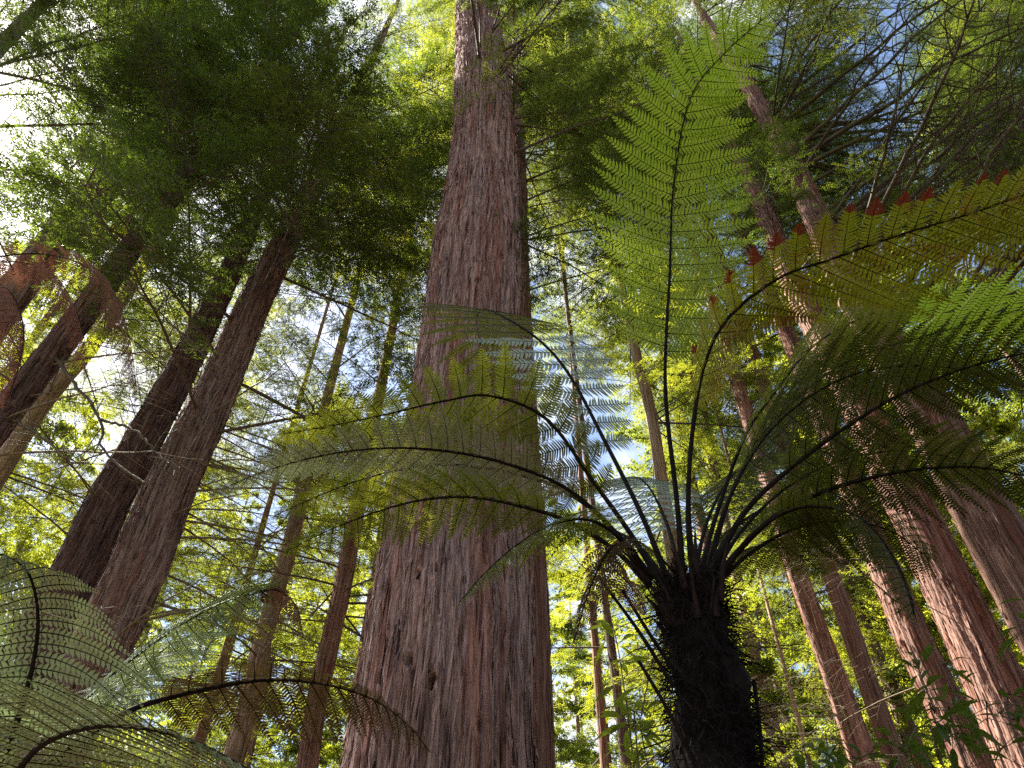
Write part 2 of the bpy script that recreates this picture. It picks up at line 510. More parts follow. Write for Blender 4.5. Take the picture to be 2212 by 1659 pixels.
# ------------------------------------------------------------------ tree trunks
def trunk_mesh(zs, cx, cy, rr, mat, nth, seed, depth=0.03, slivers=0, base=(0, 0), pits=None, zfine=None):
    """furrowed trunk round a given centre line; local to its base"""
    r = np.random.default_rng(seed)
    th = np.arange(nth) / nth * 2 * np.pi
    TH, Z = np.meshgrid(th, zs, indexing='xy')
    R = np.repeat(rr[:, None], nth, 1)
    zz = Z - zs.min() + 0.01
    k = max(10, int(34 * (rr.mean() / 0.35) ** 0.6))
    warp = (vnoise(TH / (2 * np.pi) * 9, zz / 0.9, 9, seed + 1) - 0.5) * 1.5 + (vnoise(TH / (2 * np.pi) * 23, zz / 0.35, 23, seed + 2) - 0.5) * 0.6
    n1 = vnoise((TH / (2 * np.pi) * k + warp) % k, zz / 2.3, k, seed + 3)
    rid = 1 - np.abs(n1 * 2 - 1) * 1.6
    k2 = k * 3
    n2 = vnoise((TH / (2 * np.pi) * k2 + warp * 2.2) % k2, zz / 0.75, k2, seed + 4)
    n3 = vnoise(TH / (2 * np.pi) * 5, zz / 2.2, 5, seed + 5)
    crack = np.exp(-((n1 - 0.5) / 0.085) ** 2)
    crack2 = np.exp(-((n2 - 0.5) / 0.10) ** 2)
    n4 = vnoise((TH / (2 * np.pi) * 17 + warp * 0.5) % 17, zz / 1.1, 17, seed + 6)
    disp = depth * (0.35 * rid - crack * (0.25 + 0.9 * n4)) + depth * (0.22 * (n2 - 0.5) - 0.28 * crack2) + (n3 - 0.5) * R * 0.10
    if pits is not None:
        for (pt_, pz, pr, pd) in pits:
            dx = np.angle(np.exp(1j * (TH - pt_))) * R
            dd = (dx / pr) ** 2 + ((Z - pz) / (pr * 1.7)) ** 2
            disp += -pd * 1.8 * np.exp(-dd ** 2 * 1.3) + pd * 0.22 * np.exp(-((np.sqrt(dd) - 1.7) ** 2) * 2.0)
    R = R + disp
    V = np.stack([cx[:, None] + R * np.cos(TH) - base[0], cy[:, None] + R * np.sin(TH) - base[1], Z], -1)
    nz = len(zs)
    i = np.arange(nz - 1)[:, None] * nth
    j = np.arange(nth)[None, :]
    j2 = (j + 1) % nth
    mb = MB()
    mb.add(V.reshape(-1, 3), np.stack([i + j, i + j2, i + nth + j2, i + nth + j], -1).reshape(-1, 4))
    if slivers:
        lo, hi = zfine if zfine else (zs.min(), zs.max())
        zc = r.uniform(lo, hi, slivers)
        tc_ = r.uniform(0, 2 * np.pi, slivers)
        big = r.random(slivers) < 0.16
        ln = r.uniform(0.10, 0.48, slivers) * np.where(big, 2.4, 1)
        wd = r.uniform(0.005, 0.018, slivers) * np.where(big, 2.0, 1)
        tilt = r.normal(0, 0.065, slivers)
        lift = r.uniform(0.004, 0.03, slivers) * (r.random(slivers) < 0.6) + 0.004
        flip = r.random(slivers) < 0.5

        def surf(z, t, off):
            zi = np.clip(np.interp(z, zs, np.arange(nz)), 0, nz - 1.001)
            ti = (t / (2 * np.pi) * nth) % nth
            a = zi.astype(int)
            b = ti.astype(int) % nth
            rad = R[a, b] + off
            return np.stack([np.interp(z, zs, cx) - base[0] + rad * np.cos(t), np.interp(z, zs, cy) - base[1] + rad * np.sin(t), z], -1)
        Rm = np.interp(zc, zs, rr)
        rows = []
        for f, wf in ((-0.5, 0.35), (-0.12, 1.0), (0.22, 0.9), (0.5, 0.2)):
            fe = np.where(flip, -f, f)
            off = 0.004 + lift * np.clip(f + 0.3, 0, 1) ** 1.5 * 1.6
            for sgn in (-1, 1):
                t = tc_ + (tilt * ln * fe + sgn * wd * wf * 0.5) / Rm
                rows.append(surf(zc + ln * fe, t, off))
        v = np.stack(rows, 1)
        b = np.arange(slivers)[:, None] * 8
        q = np.concatenate([b + np.array([[0, 1, 3, 2]]), b + np.array([[2, 3, 5, 4]]), b + np.array([[4, 5, 7, 6]])], 1).reshape(-1, 4)
        mb.add(v.reshape(-1, 3), q)
    return mb.mesh('trunk', [mat])


DENS = np.array([
    [.45, .75, 1.0, .55, .60, .75, .90, .95],
    [.10, .32, .80, .22, .35, .55, .85, .90],
    [.12, .15, .10, .06, .25, .35, .50, .50],
    [.20, .20, .20, .25, .40, .40, .50, .50],
    [.30, .30, .30, .30, .30, .30, .40, .40],
    [.30, .30, .30, .30, .30, .30, .30, .30]])


def dens(p):
    q = project(p)
    if q is None:
        return 0.0
    u, v = q
    if u < -260 or u > 2470 or v < -420:
        return 0.0
    c = min(max(u / 2212 * 8 - 0.5, 0), 6.999)
    r = min(max(v / 1659 * 6 - 0.5, 0), 4.999)
    i, j = int(r), int(c)
    fr, fc = r - i, c - j
    return (DENS[i, j] * (1 - fr) + DENS[i + 1, j] * fr) * (1 - fc) + (DENS[i, j + 1] * (1 - fr) + DENS[i + 1, j + 1] * fr) * fc


# openings in the canopy that let the sun through to what it lights in the photograph
SUNV = np.array(sv)
GAPS = [(at(*q), rad) for q, rad in (
    ((1745, 700, 11), 1.0), ((1800, 800, 11), 1.2), ((1850, 900, 11), 1.3), ((1960, 1130, 11), 1.3), ((2040, 1315, 11), 1.3), ((2110, 1480, 11), 1.2), ((2160, 1600, 11), 1.0),
    ((1690, 1144, 15), 0.9), ((1725, 1263, 15), 1.0), ((1765, 1383, 15), 0.9), ((1800, 1485, 15), 0.7), ((1940, 1332, 13), 0.7), ((2000, 1450, 13), 0.7),
    ((1300, 1500, 24), 2.2), ((1400, 1330, 27), 2.2), ((1330, 1620, 22), 2.0), ((80, 960, 22), 2.2), ((140, 1150, 20), 2.0), ((260, 850, 24), 2.0), ((600, 870, 26), 2.2), ((860, 820, 26), 2.0), ((430, 1180, 22), 2.0),
    ((1800, 1560, 26), 2.0), ((1650, 1420, 27), 2.0), ((1450, 800, 26), 2.0), ((1040, 120, 5.6), 0.8), ((1060, 60, 5.6), 0.8), ((1210, 420, 20), 1.6))]


def blocks_sun(pts, extra=0.0, ):
    for g0, rad in GAPS:
        w = np.asarray(pts) - g0
        t = w @ SUNV
        dist = np.linalg.norm(w - t[:, None] * SUNV, axis=1)
        if np.any((t > 1.2) & (dist < rad + extra)):
            return True
    return False


def crooked_limb(tree, ctrl, r0, r1, twigs=7, seed=0):
    r = np.random.default_rng(seed)
    b = np.array(tree.location)
    mb = MB()
    path = catmull([at(*c) for c in ctrl], 26) - b
    path[1:] += r.normal(0, 0.012, (25, 3))
    mb.tube(path, np.linspace(r0, r1, 26), 6)
    for k in range(twigs):
        i = int(r.integers(7, 25))
        d = unit(unit(path[i] - path[i - 2]) + r.normal(0, 0.7, 3))
        ln = r.uniform(0.2, 0.7)
        mid = path[i] + d * ln * 0.5 + r.normal(0, 0.05, 3)
        mb.tube(catmull([path[i], mid, path[i] + d * ln + r.normal(0, 0.08, 3)], 7), np.linspace(r1 * 0.8, 0.003, 7), 4)
    link('branch', mb.mesh('branch', [M['limb_bark']]), tree)


def place_bough(tree, base, kind, k, p0, az, pitch, scale, roll=0.0):
    wm, fm, L = BOUGH[kind][k % len(BOUGH[kind])]
    mat = Matrix.Translation(Vector(p0) - Vector(base)) @ Euler((roll, -pitch, az)).to_matrix().to_4x4() @ Matrix.Scale(scale, 4)
    b = link('branch', wm, tree, mat=mat)
    if fm is not None:
        link('foliage', fm, b)
    return b


def redwood(label, D, pts, mat, H=36, nth=72, dz=0.12, depth=0.03, slivers=0, boughs=(), seed=1, pits=None, group='redwoods among the tree ferns', zview=None):
    """pts: (u, v, width) along the trunk in the photograph; D metres ahead"""
    r = np.random.default_rng(seed * 101 + 5)
    P = np.array([at(u, v, D) for u, v, w in pts])
    dia = np.array([width_at(u, v, D, w) for u, v, w in pts])
    o = np.argsort(P[:, 2])
    P, dia = P[o], dia[o]
    lean = (P[-1, :2] - P[0, :2]) / (P[-1, 2] - P[0, 2])
    base = P[0, :2] - lean * P[0, 2]
    z0 = P[0, 2]
    kz = np.concatenate([[-0.3, min(0.5, z0 * 0.3)], P[:, 2], [max(H, P[-1, 2] + 4)]])
    top = P[-1, :2] + lean * (kz[-1] - P[-1, 2])
    kx = np.concatenate([[base[0], base[0] + lean[0] * kz[1]], P[:, 0], [top[0]]])
    ky = np.concatenate([[base[1], base[1] + lean[1] * kz[1]], P[:, 1], [top[1]]])
    kr = np.concatenate([[dia[0] * 0.5 * 1.5, dia[0] * 0.5 * 1.22], dia / 2, [0.05]])
    zlo, zhi = (zview or (max(0.5, z0 - 0.6), P[-1, 2] + 1.5))
    zs = np.unique(np.concatenate([np.arange(-0.3, zlo, 0.25), np.arange(zlo, zhi, dz), np.arange(zhi, kz[-1], 0.4), [kz[-1]]]))
    sm = lambda a: np.convolve(np.pad(a, 6, mode='edge'), np.ones(13) / 13, 'valid') if len(a) > 20 else a
    cx, cy, rr = sm(np.interp(zs, kz, kx)), sm(np.interp(zs, kz, ky)), sm(np.interp(zs, kz, kr))
    if pits is None and nth >= 90:
        pits = [(r.uniform(0, 6.2832), r.uniform(zlo, zhi), r.uniform(0.02, 0.045), r.uniform(0.03, 0.08)) for _ in range(70)]
    t = empty('redwood_tree', (base[0], base[1], 0), label, 'tree', group)
    link('trunk', trunk_mesh(zs, cx, cy, rr, M[mat], nth, seed * 17, depth, slivers, base, pits, (zlo, zhi)), t)
    pb = (base[0], base[1], 0)
    tot = 0
    for spec in boughs:
        kind, nb, za, zb, sc0, sc1 = spec[:6]
        azc, azs = (spec[6], spec[7]) if len(spec) > 6 else (0, 180)
        pit = spec[8] if len(spec) > 8 else (-8, 10)
        free = spec[9] if len(spec) > 9 else False
        tries = done = 0
        while done < nb and tries < nb * 12 and tot < 98:
            tries += 1
            z = r.uniform(za, zb)
            az = math.radians(azc + r.uniform(-azs, azs))
            sc = r.uniform(sc0, sc1) * (1 - 0.4 * max(0, (z - za) / max(zb - za, 1) - 0.5))
            c = np.array([np.interp(z, zs, cx), np.interp(z, zs, cy), z])
            rad = np.interp(z, zs, rr) * 0.8
            p0 = c + rad * np.array([math.cos(az), math.sin(az), 0])
            L = BOUGH[kind][0][2] * sc
            mid = p0 + np.array([math.cos(az), math.sin(az), 0]) * L * 0.65
            if not free and r.random() > (max(0.45, dens(mid)) if D >= 13 and dens(mid) > 0 else dens(mid)):
                continue
            hd = np.array([math.cos(az), math.sin(az), 0])
            far_end = p0 + hd * L
            if math.hypot(far_end[0], far_end[1]) < 4.6 and z < 10:
                continue
            if kind not in ('bare', 'limb') and blocks_sun([p0 + hd * L * f for f in (0.3, 0.55, 0.8, 1.0)], 0.55):
                continue
            place_bough(t, pb, kind, int(r.integers(0, 9)), p0, az, math.radians(r.uniform(*pit)), sc, r.normal(0, 0.15))
            done += 1
            tot += 1
    return t


MAIN_PITS = []
_r = np.random.default_rng(5)
for (u, v) in ((905, 1166), (952, 1268), (1013, 1287), (917, 1275), (1072, 1378), (832, 1476), (916, 1460), (965, 1512), (990, 1577), (1055, 1585), (1062, 1600), (1000, 630), (990, 590), (1035, 492), (975, 548), (1062, 560), (880, 1400), (1130, 1350)):
    p = at(u, v, 5.55)
    c = at(990, v, 6.0)
    a = math.atan2(5.35 - 6.0, (p[0] - c[0]) * 1.02)
    MAIN_PITS.append((a % (2 * math.pi), p[2], _r.uniform(0.016, 0.034), _r.uniform(0.05, 0.10)))

redwood('giant central redwood with thick furrowed pinkish bark filling the middle', 6.0,
        [(957, 1659, 415), (972, 1434, 372), (987, 1229, 317), (991, 1093, 291), (1008, 890, 244), (1013, 753, 216), (1028, 549, 187), (1040, 410, 150), (1045, 273, 128), (1040, 137, 108), (1030, 17, 88)],
        'bark_main', H=40, nth=420, dz=0.035, depth=0.075, slivers=20000, seed=1, pits=MAIN_PITS,
        boughs=[('near', 12, 12.5, 20, 0.40, 0.7, 0, 100), ('mid', 16, 15, 34, 0.7, 1.0, 0, 110)], zview=(3.3, 22))
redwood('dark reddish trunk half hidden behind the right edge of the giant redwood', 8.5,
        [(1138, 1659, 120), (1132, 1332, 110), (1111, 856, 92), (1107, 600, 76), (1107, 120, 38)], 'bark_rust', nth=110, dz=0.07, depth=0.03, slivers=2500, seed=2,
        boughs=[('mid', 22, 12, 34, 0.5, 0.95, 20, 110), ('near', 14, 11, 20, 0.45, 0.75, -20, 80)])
redwood('leftmost grey-pink redwood leaning steeply behind the dead brown fern frond', 9.0,
        [(-15, 690, 72), (116, 526, 66), (251, 370, 61), (330, 265, 50), (410, 164, 38)], 'bark_grey', nth=110, dz=0.07, slivers=2500, seed=3,
        boughs=[('near', 26, 18, 36, 0.8, 1.25, -40, 130), ('bare', 14, 12, 20, 0.5, 0.8), ('mid', 18, 20, 34, 0.7, 1.0)])
dark_tree = redwood('slim dark reddish-black redwood crossing in front of its grey neighbour', 8.0,
        [(-20, 935, 66), (150, 715, 55), (376, 413, 42), (485, 260, 34)], 'bark_dark', nth=90, dz=0.07, slivers=2000, seed=4,
        boughs=[('near', 10, 15, 26, 0.6, 1.0, -50, 100), ('bare', 9, 5, 12, 0.5, 0.8, -60, 60)])
crooked_limb(dark_tree, [(105, 752, 8.0), (163, 830, 7.7), (203, 883, 7.5), (222, 925, 7.4), (216, 960, 7.35), (240, 990, 7.3), (314, 1043, 7.1)], 0.035, 0.012, 8, 1)
crooked_limb(dark_tree, [(215, 905, 7.45), (258, 917, 7.3), (301, 938, 7.2), (346, 987, 7.1), (390, 1010, 7.0)], 0.024, 0.008, 9, 2)
crooked_limb(dark_tree, [(20, 900, 8.0), (60, 925, 7.7), (98, 948, 7.5), (140, 985, 7.35), (190, 1000, 7.3)], 0.026, 0.008, 8, 3)
crooked_limb(dark_tree, [(255, 580, 8.0), (310, 640, 7.6), (370, 700, 7.3), (430, 760, 7.1), (500, 800, 7.0)], 0.022, 0.007, 10, 4)
crooked_limb(dark_tree, [(330, 480, 8.0), (400, 500, 7.6), (480, 530, 7.3), (560, 540, 7.0)], 0.022, 0.007, 10, 5)
redwood('thin pale redwood behind the slim dark trunk at far left', 14.0,
        [(20, 985, 44), (85, 876, 40), (205, 740, 32), (330, 540, 24), (386, 440, 20)], 'bark_tan', nth=60, dz=0.12, seed=5,
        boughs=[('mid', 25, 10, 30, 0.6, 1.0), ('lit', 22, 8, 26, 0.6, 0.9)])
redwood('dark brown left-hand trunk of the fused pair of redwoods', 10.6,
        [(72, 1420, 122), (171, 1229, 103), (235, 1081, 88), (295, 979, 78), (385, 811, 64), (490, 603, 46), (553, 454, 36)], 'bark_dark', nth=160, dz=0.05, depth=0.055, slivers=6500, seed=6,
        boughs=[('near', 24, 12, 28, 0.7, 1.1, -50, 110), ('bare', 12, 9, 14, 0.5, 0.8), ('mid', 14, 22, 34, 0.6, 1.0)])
redwood('paler grey knotty right-hand trunk of the fused pair of redwoods', 9.8,
        [(160, 1530, 120), (249, 1332, 120), (300, 1229, 118), (362, 1061, 107), (475, 832, 82), (546, 661, 68), (632, 490, 53), (710, 330, 40)], 'bark_grey', nth=180, dz=0.045, depth=0.06, slivers=8000, seed=7,
        boughs=[('near', 30, 10.5, 25, 0.7, 1.15, -50, 100), ('mid', 6, 12, 20, 0.7, 1.0, -50, 90), ('bare', 34, 5, 11.5, 0.5, 0.85, 10, 70, (-6, 12), True), ('mid', 12, 20, 32, 0.6, 0.9)])
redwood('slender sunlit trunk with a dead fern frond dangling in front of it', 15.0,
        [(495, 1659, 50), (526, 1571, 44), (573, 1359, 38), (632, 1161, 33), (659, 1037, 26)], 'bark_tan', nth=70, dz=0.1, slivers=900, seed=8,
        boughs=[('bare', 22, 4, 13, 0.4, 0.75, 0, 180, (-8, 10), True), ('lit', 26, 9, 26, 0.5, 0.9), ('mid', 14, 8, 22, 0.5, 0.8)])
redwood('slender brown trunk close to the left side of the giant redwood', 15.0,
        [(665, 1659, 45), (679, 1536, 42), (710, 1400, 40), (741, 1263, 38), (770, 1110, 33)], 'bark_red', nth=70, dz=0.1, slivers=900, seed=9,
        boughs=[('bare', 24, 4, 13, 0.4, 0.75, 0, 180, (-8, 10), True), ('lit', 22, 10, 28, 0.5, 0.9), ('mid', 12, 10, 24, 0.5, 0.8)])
redwood('thin shaded trunk left of the dangling dead frond, branched low', 20.0,
        [(454, 1519, 26), (488, 1417, 22), (533, 1257, 17), (560, 1160, 14)], 'bark_red', nth=40, dz=0.2, seed=10,
        boughs=[('mid', 30, 6, 24, 0.5, 0.9), ('lit', 14, 8, 22, 0.5, 0.9)])
redwood('slim pale redwood rising between the upright fern fronds', 17.0,
        [(1470, 1300, 32), (1430, 1044, 27), (1416, 941, 25), (1399, 856, 24), (1379, 788, 22), (1359, 685, 18), (1326, 549, 14)], 'bark_tan', nth=60, dz=0.12, seed=11,
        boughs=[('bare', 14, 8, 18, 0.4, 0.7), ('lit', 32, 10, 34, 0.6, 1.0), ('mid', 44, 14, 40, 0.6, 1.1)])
redwood('left of the two thin poles of trunk beside the giant redwood', 18.0,
        [(1307, 1659, 20), (1280, 1315, 16), (1262, 1110, 13)], 'bark_red', nth=40, dz=0.2, seed=12, boughs=[('lit', 22, 6, 26, 0.4, 0.75), ('bare', 10, 4, 12, 0.3, 0.6)])
redwood('right of the two thin poles of trunk beside the giant redwood', 17.0,
        [(1352, 1659, 23), (1348, 1605, 22), (1307, 1297, 18), (1282, 1110, 15)], 'bark_dark', nth=40, dz=0.2, seed=13, boughs=[('lit', 22, 6, 26, 0.4, 0.75), ('bare', 10, 4, 12, 0.3, 0.6)])
redwood('mossy slender trunk just right of the black fern trunk', 20.0,
        [(1690, 1659, 36), (1672, 1588, 34), (1651, 1502, 32), (1614, 1359, 25), (1586, 1220, 21), (1540, 1000, 18), (1500, 770, 14)], 'bark_tan', nth=50, dz=0.15, seed=14,
        boughs=[('lit', 34, 8, 30, 0.5, 0.9), ('bare', 14, 5, 14, 0.4, 0.6)])
redwood('very thin pole of a trunk between the mossy and the half-lit redwoods', 18.0,
        [(1752, 1659, 12), (1733, 1588, 11), (1692, 1434, 9), (1651, 1280, 7)], 'bark_tan', H=22, nth=24, dz=0.3, depth=0.01, seed=15, boughs=[('bare', 16, 4, 13, 0.3, 0.5), ('lit', 14, 7, 20, 0.3, 0.6)])
redwood('straight redwood with a sunlit left edge right of the fern trunk', 15.0,
        [(1870, 1659, 60), (1812, 1485, 50), (1774, 1383, 44), (1730, 1263, 41), (1692, 1144, 36), (1625, 930, 30), (1559, 720, 22)], 'bark_red', nth=90, dz=0.08, depth=0.03, slivers=2200, seed=16,
        boughs=[('bare', 18, 5, 14, 0.4, 0.7), ('mid', 24, 12, 30, 0.5, 0.9), ('lit', 10, 10, 20, 0.4, 0.7)])
redwood('shaded redwood behind the broad-leaved shrub at lower right', 13.0,
        [(2110, 1659, 90), (2085, 1605, 85), (2006, 1451, 75), (1953, 1332, 67), (1781, 917, 42), (1700, 720, 32)], 'bark_red', nth=110, dz=0.07, depth=0.035, slivers=2800, seed=17,
        boughs=[('bare', 10, 6, 14, 0.4, 0.7), ('mid', 26, 12, 30, 0.5, 0.9)])
redwood('big redwood at right with its left half in bright sun', 11.0,
        [(2232, 1659, 132), (2150, 1480, 120), (2075, 1315, 108), (1880, 924, 80), (1706, 600, 46), (1665, 488, 40)], 'bark_red', nth=170, dz=0.05, depth=0.045, slivers=5500, seed=18,
        boughs=[('bare', 8, 9, 16, 0.4, 0.7, 20, 70), ('mid', 24, 16, 34, 0.6, 1.0), ('near', 8, 17, 26, 0.6, 0.9)])
redwood('shaded redwood at the right border with many long bare limbs', 9.5,
        [(2350, 1530, 140), (2190, 1230, 125), (2005, 890, 104), (1830, 610, 72), (1760, 461, 54), (1692, 317, 44), (1612, 180, 32), (1528, 51, 22)], 'bark_red', nth=150, dz=0.06, depth=0.04, slivers=3500, seed=19,
        boughs=[('limb', 56, 11.8, 24, 0.6, 1.1, -28, 52, (-2, 20), True), ('near', 14, 24, 36, 0.7, 1.0, 0, 140), ('mid', 28, 21, 36, 0.8, 1.15, 20, 120)])
redwood('narrow pale redwood low at right behind the broad-leaved shrub', 20.0,
        [(1993, 1659, 40), (1945, 1537, 34), (1904, 1434, 27), (1863, 1352, 22), (1800, 1200, 18)], 'bark_tan', nth=50, dz=0.15, seed=20, boughs=[('lit', 30, 7, 28, 0.5, 0.9), ('bare', 12, 5, 14, 0.4, 0.6)])
redwood('redwood hidden behind the upright green frond, its boughs closing the top of the picture', 15.5,
        [(1640, 800, 26), (1500, 400, 20)], 'bark_red', nth=50, dz=0.15, seed=21, boughs=[('near', 62, 19, 52, 0.9, 1.3), ('mid', 28, 17, 50, 0.9, 1.3), ('lit', 8, 18, 44, 0.8, 1.2)], H=56)


redwood('redwood beyond the right border whose boughs hang over the upper right corner', 11.0,
        [(2700, 700, 70), (2330, 180, 34)], 'bark_red', nth=60, dz=0.15, seed=22, boughs=[('near', 34, 20, 42, 0.9, 1.4, 190, 85), ('mid', 46, 14, 42, 0.9, 1.4, 180, 95), ('lit', 18, 16, 40, 0.9, 1.3, 180, 95)], H=48)
redwood('redwood hidden behind the giant one, only its boughs showing on both sides', 13.0,
        [(985, 1300, 60), (1040, 500, 34)], 'bark_red', nth=60, dz=0.15, seed=23, boughs=[('mid', 50, 18, 46, 0.8, 1.3), ('lit', 46, 16, 42, 0.7, 1.2)], H=52)
redwood('thin trunk wrapped in bright yellow-green boughs between the slim dark redwood and the fused pair', 18.0,
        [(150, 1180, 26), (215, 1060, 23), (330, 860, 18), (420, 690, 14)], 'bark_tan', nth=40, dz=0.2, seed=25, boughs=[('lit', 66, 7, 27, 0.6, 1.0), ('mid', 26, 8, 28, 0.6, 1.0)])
redwood('redwood beyond the left border with dark boughs against the bright sky', 6.5,
        [(-420, 520, 60), (-150, 250, 44)], 'bark_grey', nth=60, dz=0.15, seed=24, boughs=[('near', 32, 14, 30, 0.8, 1.25, 0, 100)])


# ------------------------------------------------------------------ distant redwoods (trunk + crown, shared meshes)
def far_crown(seed, H=32.0, z0=4.5, R=4.0, n=120, leaf=0.15, lw=0.055, per=1150):
    r = np.random.default_rng(seed)
    mb = MB()
    for i in range(n):
        z = z0 + (H - z0) * ((i + r.random()) / n) ** 0.95
        f = 1 - (z - z0) / (H - z0)
        L = R * (0.22 + 0.9 * f ** 0.7) * r.uniform(0.55, 1.15)
        az = r.uniform(0, 2 * math.pi)
        d = np.array([math.cos(az), math.sin(az), 0])
        b = np.array([-d[1], d[0], 0])
        s = np.linspace(0, 1, 6)
        path = np.array([0, 0, z]) + d * (s * L)[:, None] + np.array([0, 0, 1]) * ((0.10 * s - 0.22 * s ** 2) * L)[:, None] + r.normal(0, 0.03, (6, 3)) * s[:, None] * L
        mb.tube(path, 0.03 * (1 - 0.85 * s) * (0.4 + 0.6 * f), 4, mi=1)
        m = int(per * (0.3 + 0.7 * f) * r.uniform(0.5, 1.3))
        nt_ = max(8, m // 22)                          # twig sprays
        ts = r.uniform(0.28, 1.0, nt_)
        side = r.choice([-1, 1], nt_)
        tl = L * 0.36 * r.uniform(0.4, 1.1, nt_) * (1.25 - ts)
        tp = np.stack([np.interp(ts, s, path[:, k]) for k in range(3)], -1)
        td = unit(d * r.uniform(0.4, 0.9, (nt_, 1)) + b * side[:, None] * r.uniform(0.5, 1.0, (nt_, 1)) + np.array([0, 0, 1]) * r.normal(-0.18, 0.22, (nt_, 1)))
        k = 22
        tt = r.uniform(0.05, 1.0, (nt_, k))
        c = tp[:, None, :] + td[:, None, :] * (tt * tl[:, None])[:, :, None] + r.normal(0, 0.05, (nt_, k, 3))
        c = c.reshape(-1, 3)
        dr = unit(np.repeat(td, k, 0) + r.normal(0, 0.75, (nt_ * k, 3)))
        wv = unit(np.cross(dr, r.normal(0, 0.6, (nt_ * k, 3)) + np.array([0, 0, 1])))
        ll = leaf * r.uniform(0.5, 1.2, (nt_ * k, 1))
        w = lw * r.uniform(0.6, 1.2, (nt_ * k, 1))
        v = np.stack([c, c + dr * ll * 0.45 + wv * w * 0.5, c + dr * ll, c + dr * ll * 0.45 - wv * w * 0.5], 1)
        mb.add(v.reshape(-1, 3), np.arange(len(c) * 4).reshape(-1, 4))
    return mb


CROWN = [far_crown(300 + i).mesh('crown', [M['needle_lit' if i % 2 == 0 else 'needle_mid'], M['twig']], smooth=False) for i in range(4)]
zs_f = np.arange(-0.3, 33, 0.5)
FTRUNK = [trunk_mesh(zs_f, 0.06 * np.sin(zs_f * 0.13 + i), 0.05 * np.cos(zs_f * 0.11 + i), np.interp(zs_f, [-0.3, 1, 33], [0.36, 0.27, 0.03]), M[('bark_tan', 'bark_red', 'bark_dark')[i]], 36, 900 + i, 0.03) for i in range(3)]
rf = np.random.default_rng(77)
FAR = []
tries = 0
while len(FAR) < 90 and tries < 20000:
    tries += 1
    d = rf.uniform(21, 62)
    az = math.radians(rf.uniform(-48, 48))
    p = (d * math.sin(az), d * math.cos(az))
    ok = not blocks_sun([(p[0], p[1], z) for z in range(6, 34, 2)], 1.2)
    if ok and all((p[0] - q[0]) ** 2 + (p[1] - q[1]) ** 2 > 3.6 ** 2 for q in FAR):
        FAR.append(p)
for i, p in enumerate(FAR):
    t = empty('distant_redwood', (p[0], p[1], 0), 'distant redwood in the yellow-green sunlit stand behind the nearer trunks', 'tree', 'distant redwoods of the sunlit stand')
    t.rotation_euler = (0, 0, rf.uniform(0, 6.28))
    s = rf.uniform(0.85, 1.2)
    t.scale = (s, s, s * rf.uniform(0.9, 1.1))
    link('trunk', FTRUNK[i % 3], t)
    link('crown', CROWN[int(rf.integers(0, 4))], t)


# unseen trees added round the camera to block sky fill; gap behind admits light
SKY_BLOCKERS = []
tries = 0
while len(SKY_BLOCKERS) < 30 and tries < 4000:
    tries += 1
    a = rf.uniform(82, 258)
    d = rf.uniform(8.5, 24)
    if 128 < a < 226:
        continue
    p = (d * math.sin(math.radians(a)), d * math.cos(math.radians(a)))
    if all((p[0] - q[0]) ** 2 + (p[1] - q[1]) ** 2 > 3.6 ** 2 for q in SKY_BLOCKERS):
        SKY_BLOCKERS.append(p)
for i, p in enumerate(SKY_BLOCKERS):
    t = empty('distant_redwood', (p[0], p[1], 0), 'unseen redwood added beside or behind the photographer to block sky light', 'tree', 'unseen redwoods added round the photographer')
    t.rotation_euler = (0, 0, rf.uniform(0, 6.28))
    s = rf.uniform(0.9, 1.15)
    t.scale = (s, s, s)
    link('trunk', FTRUNK[i % 3], t)
    link('crown', CROWN[1 + 2 * (i % 2)], t)


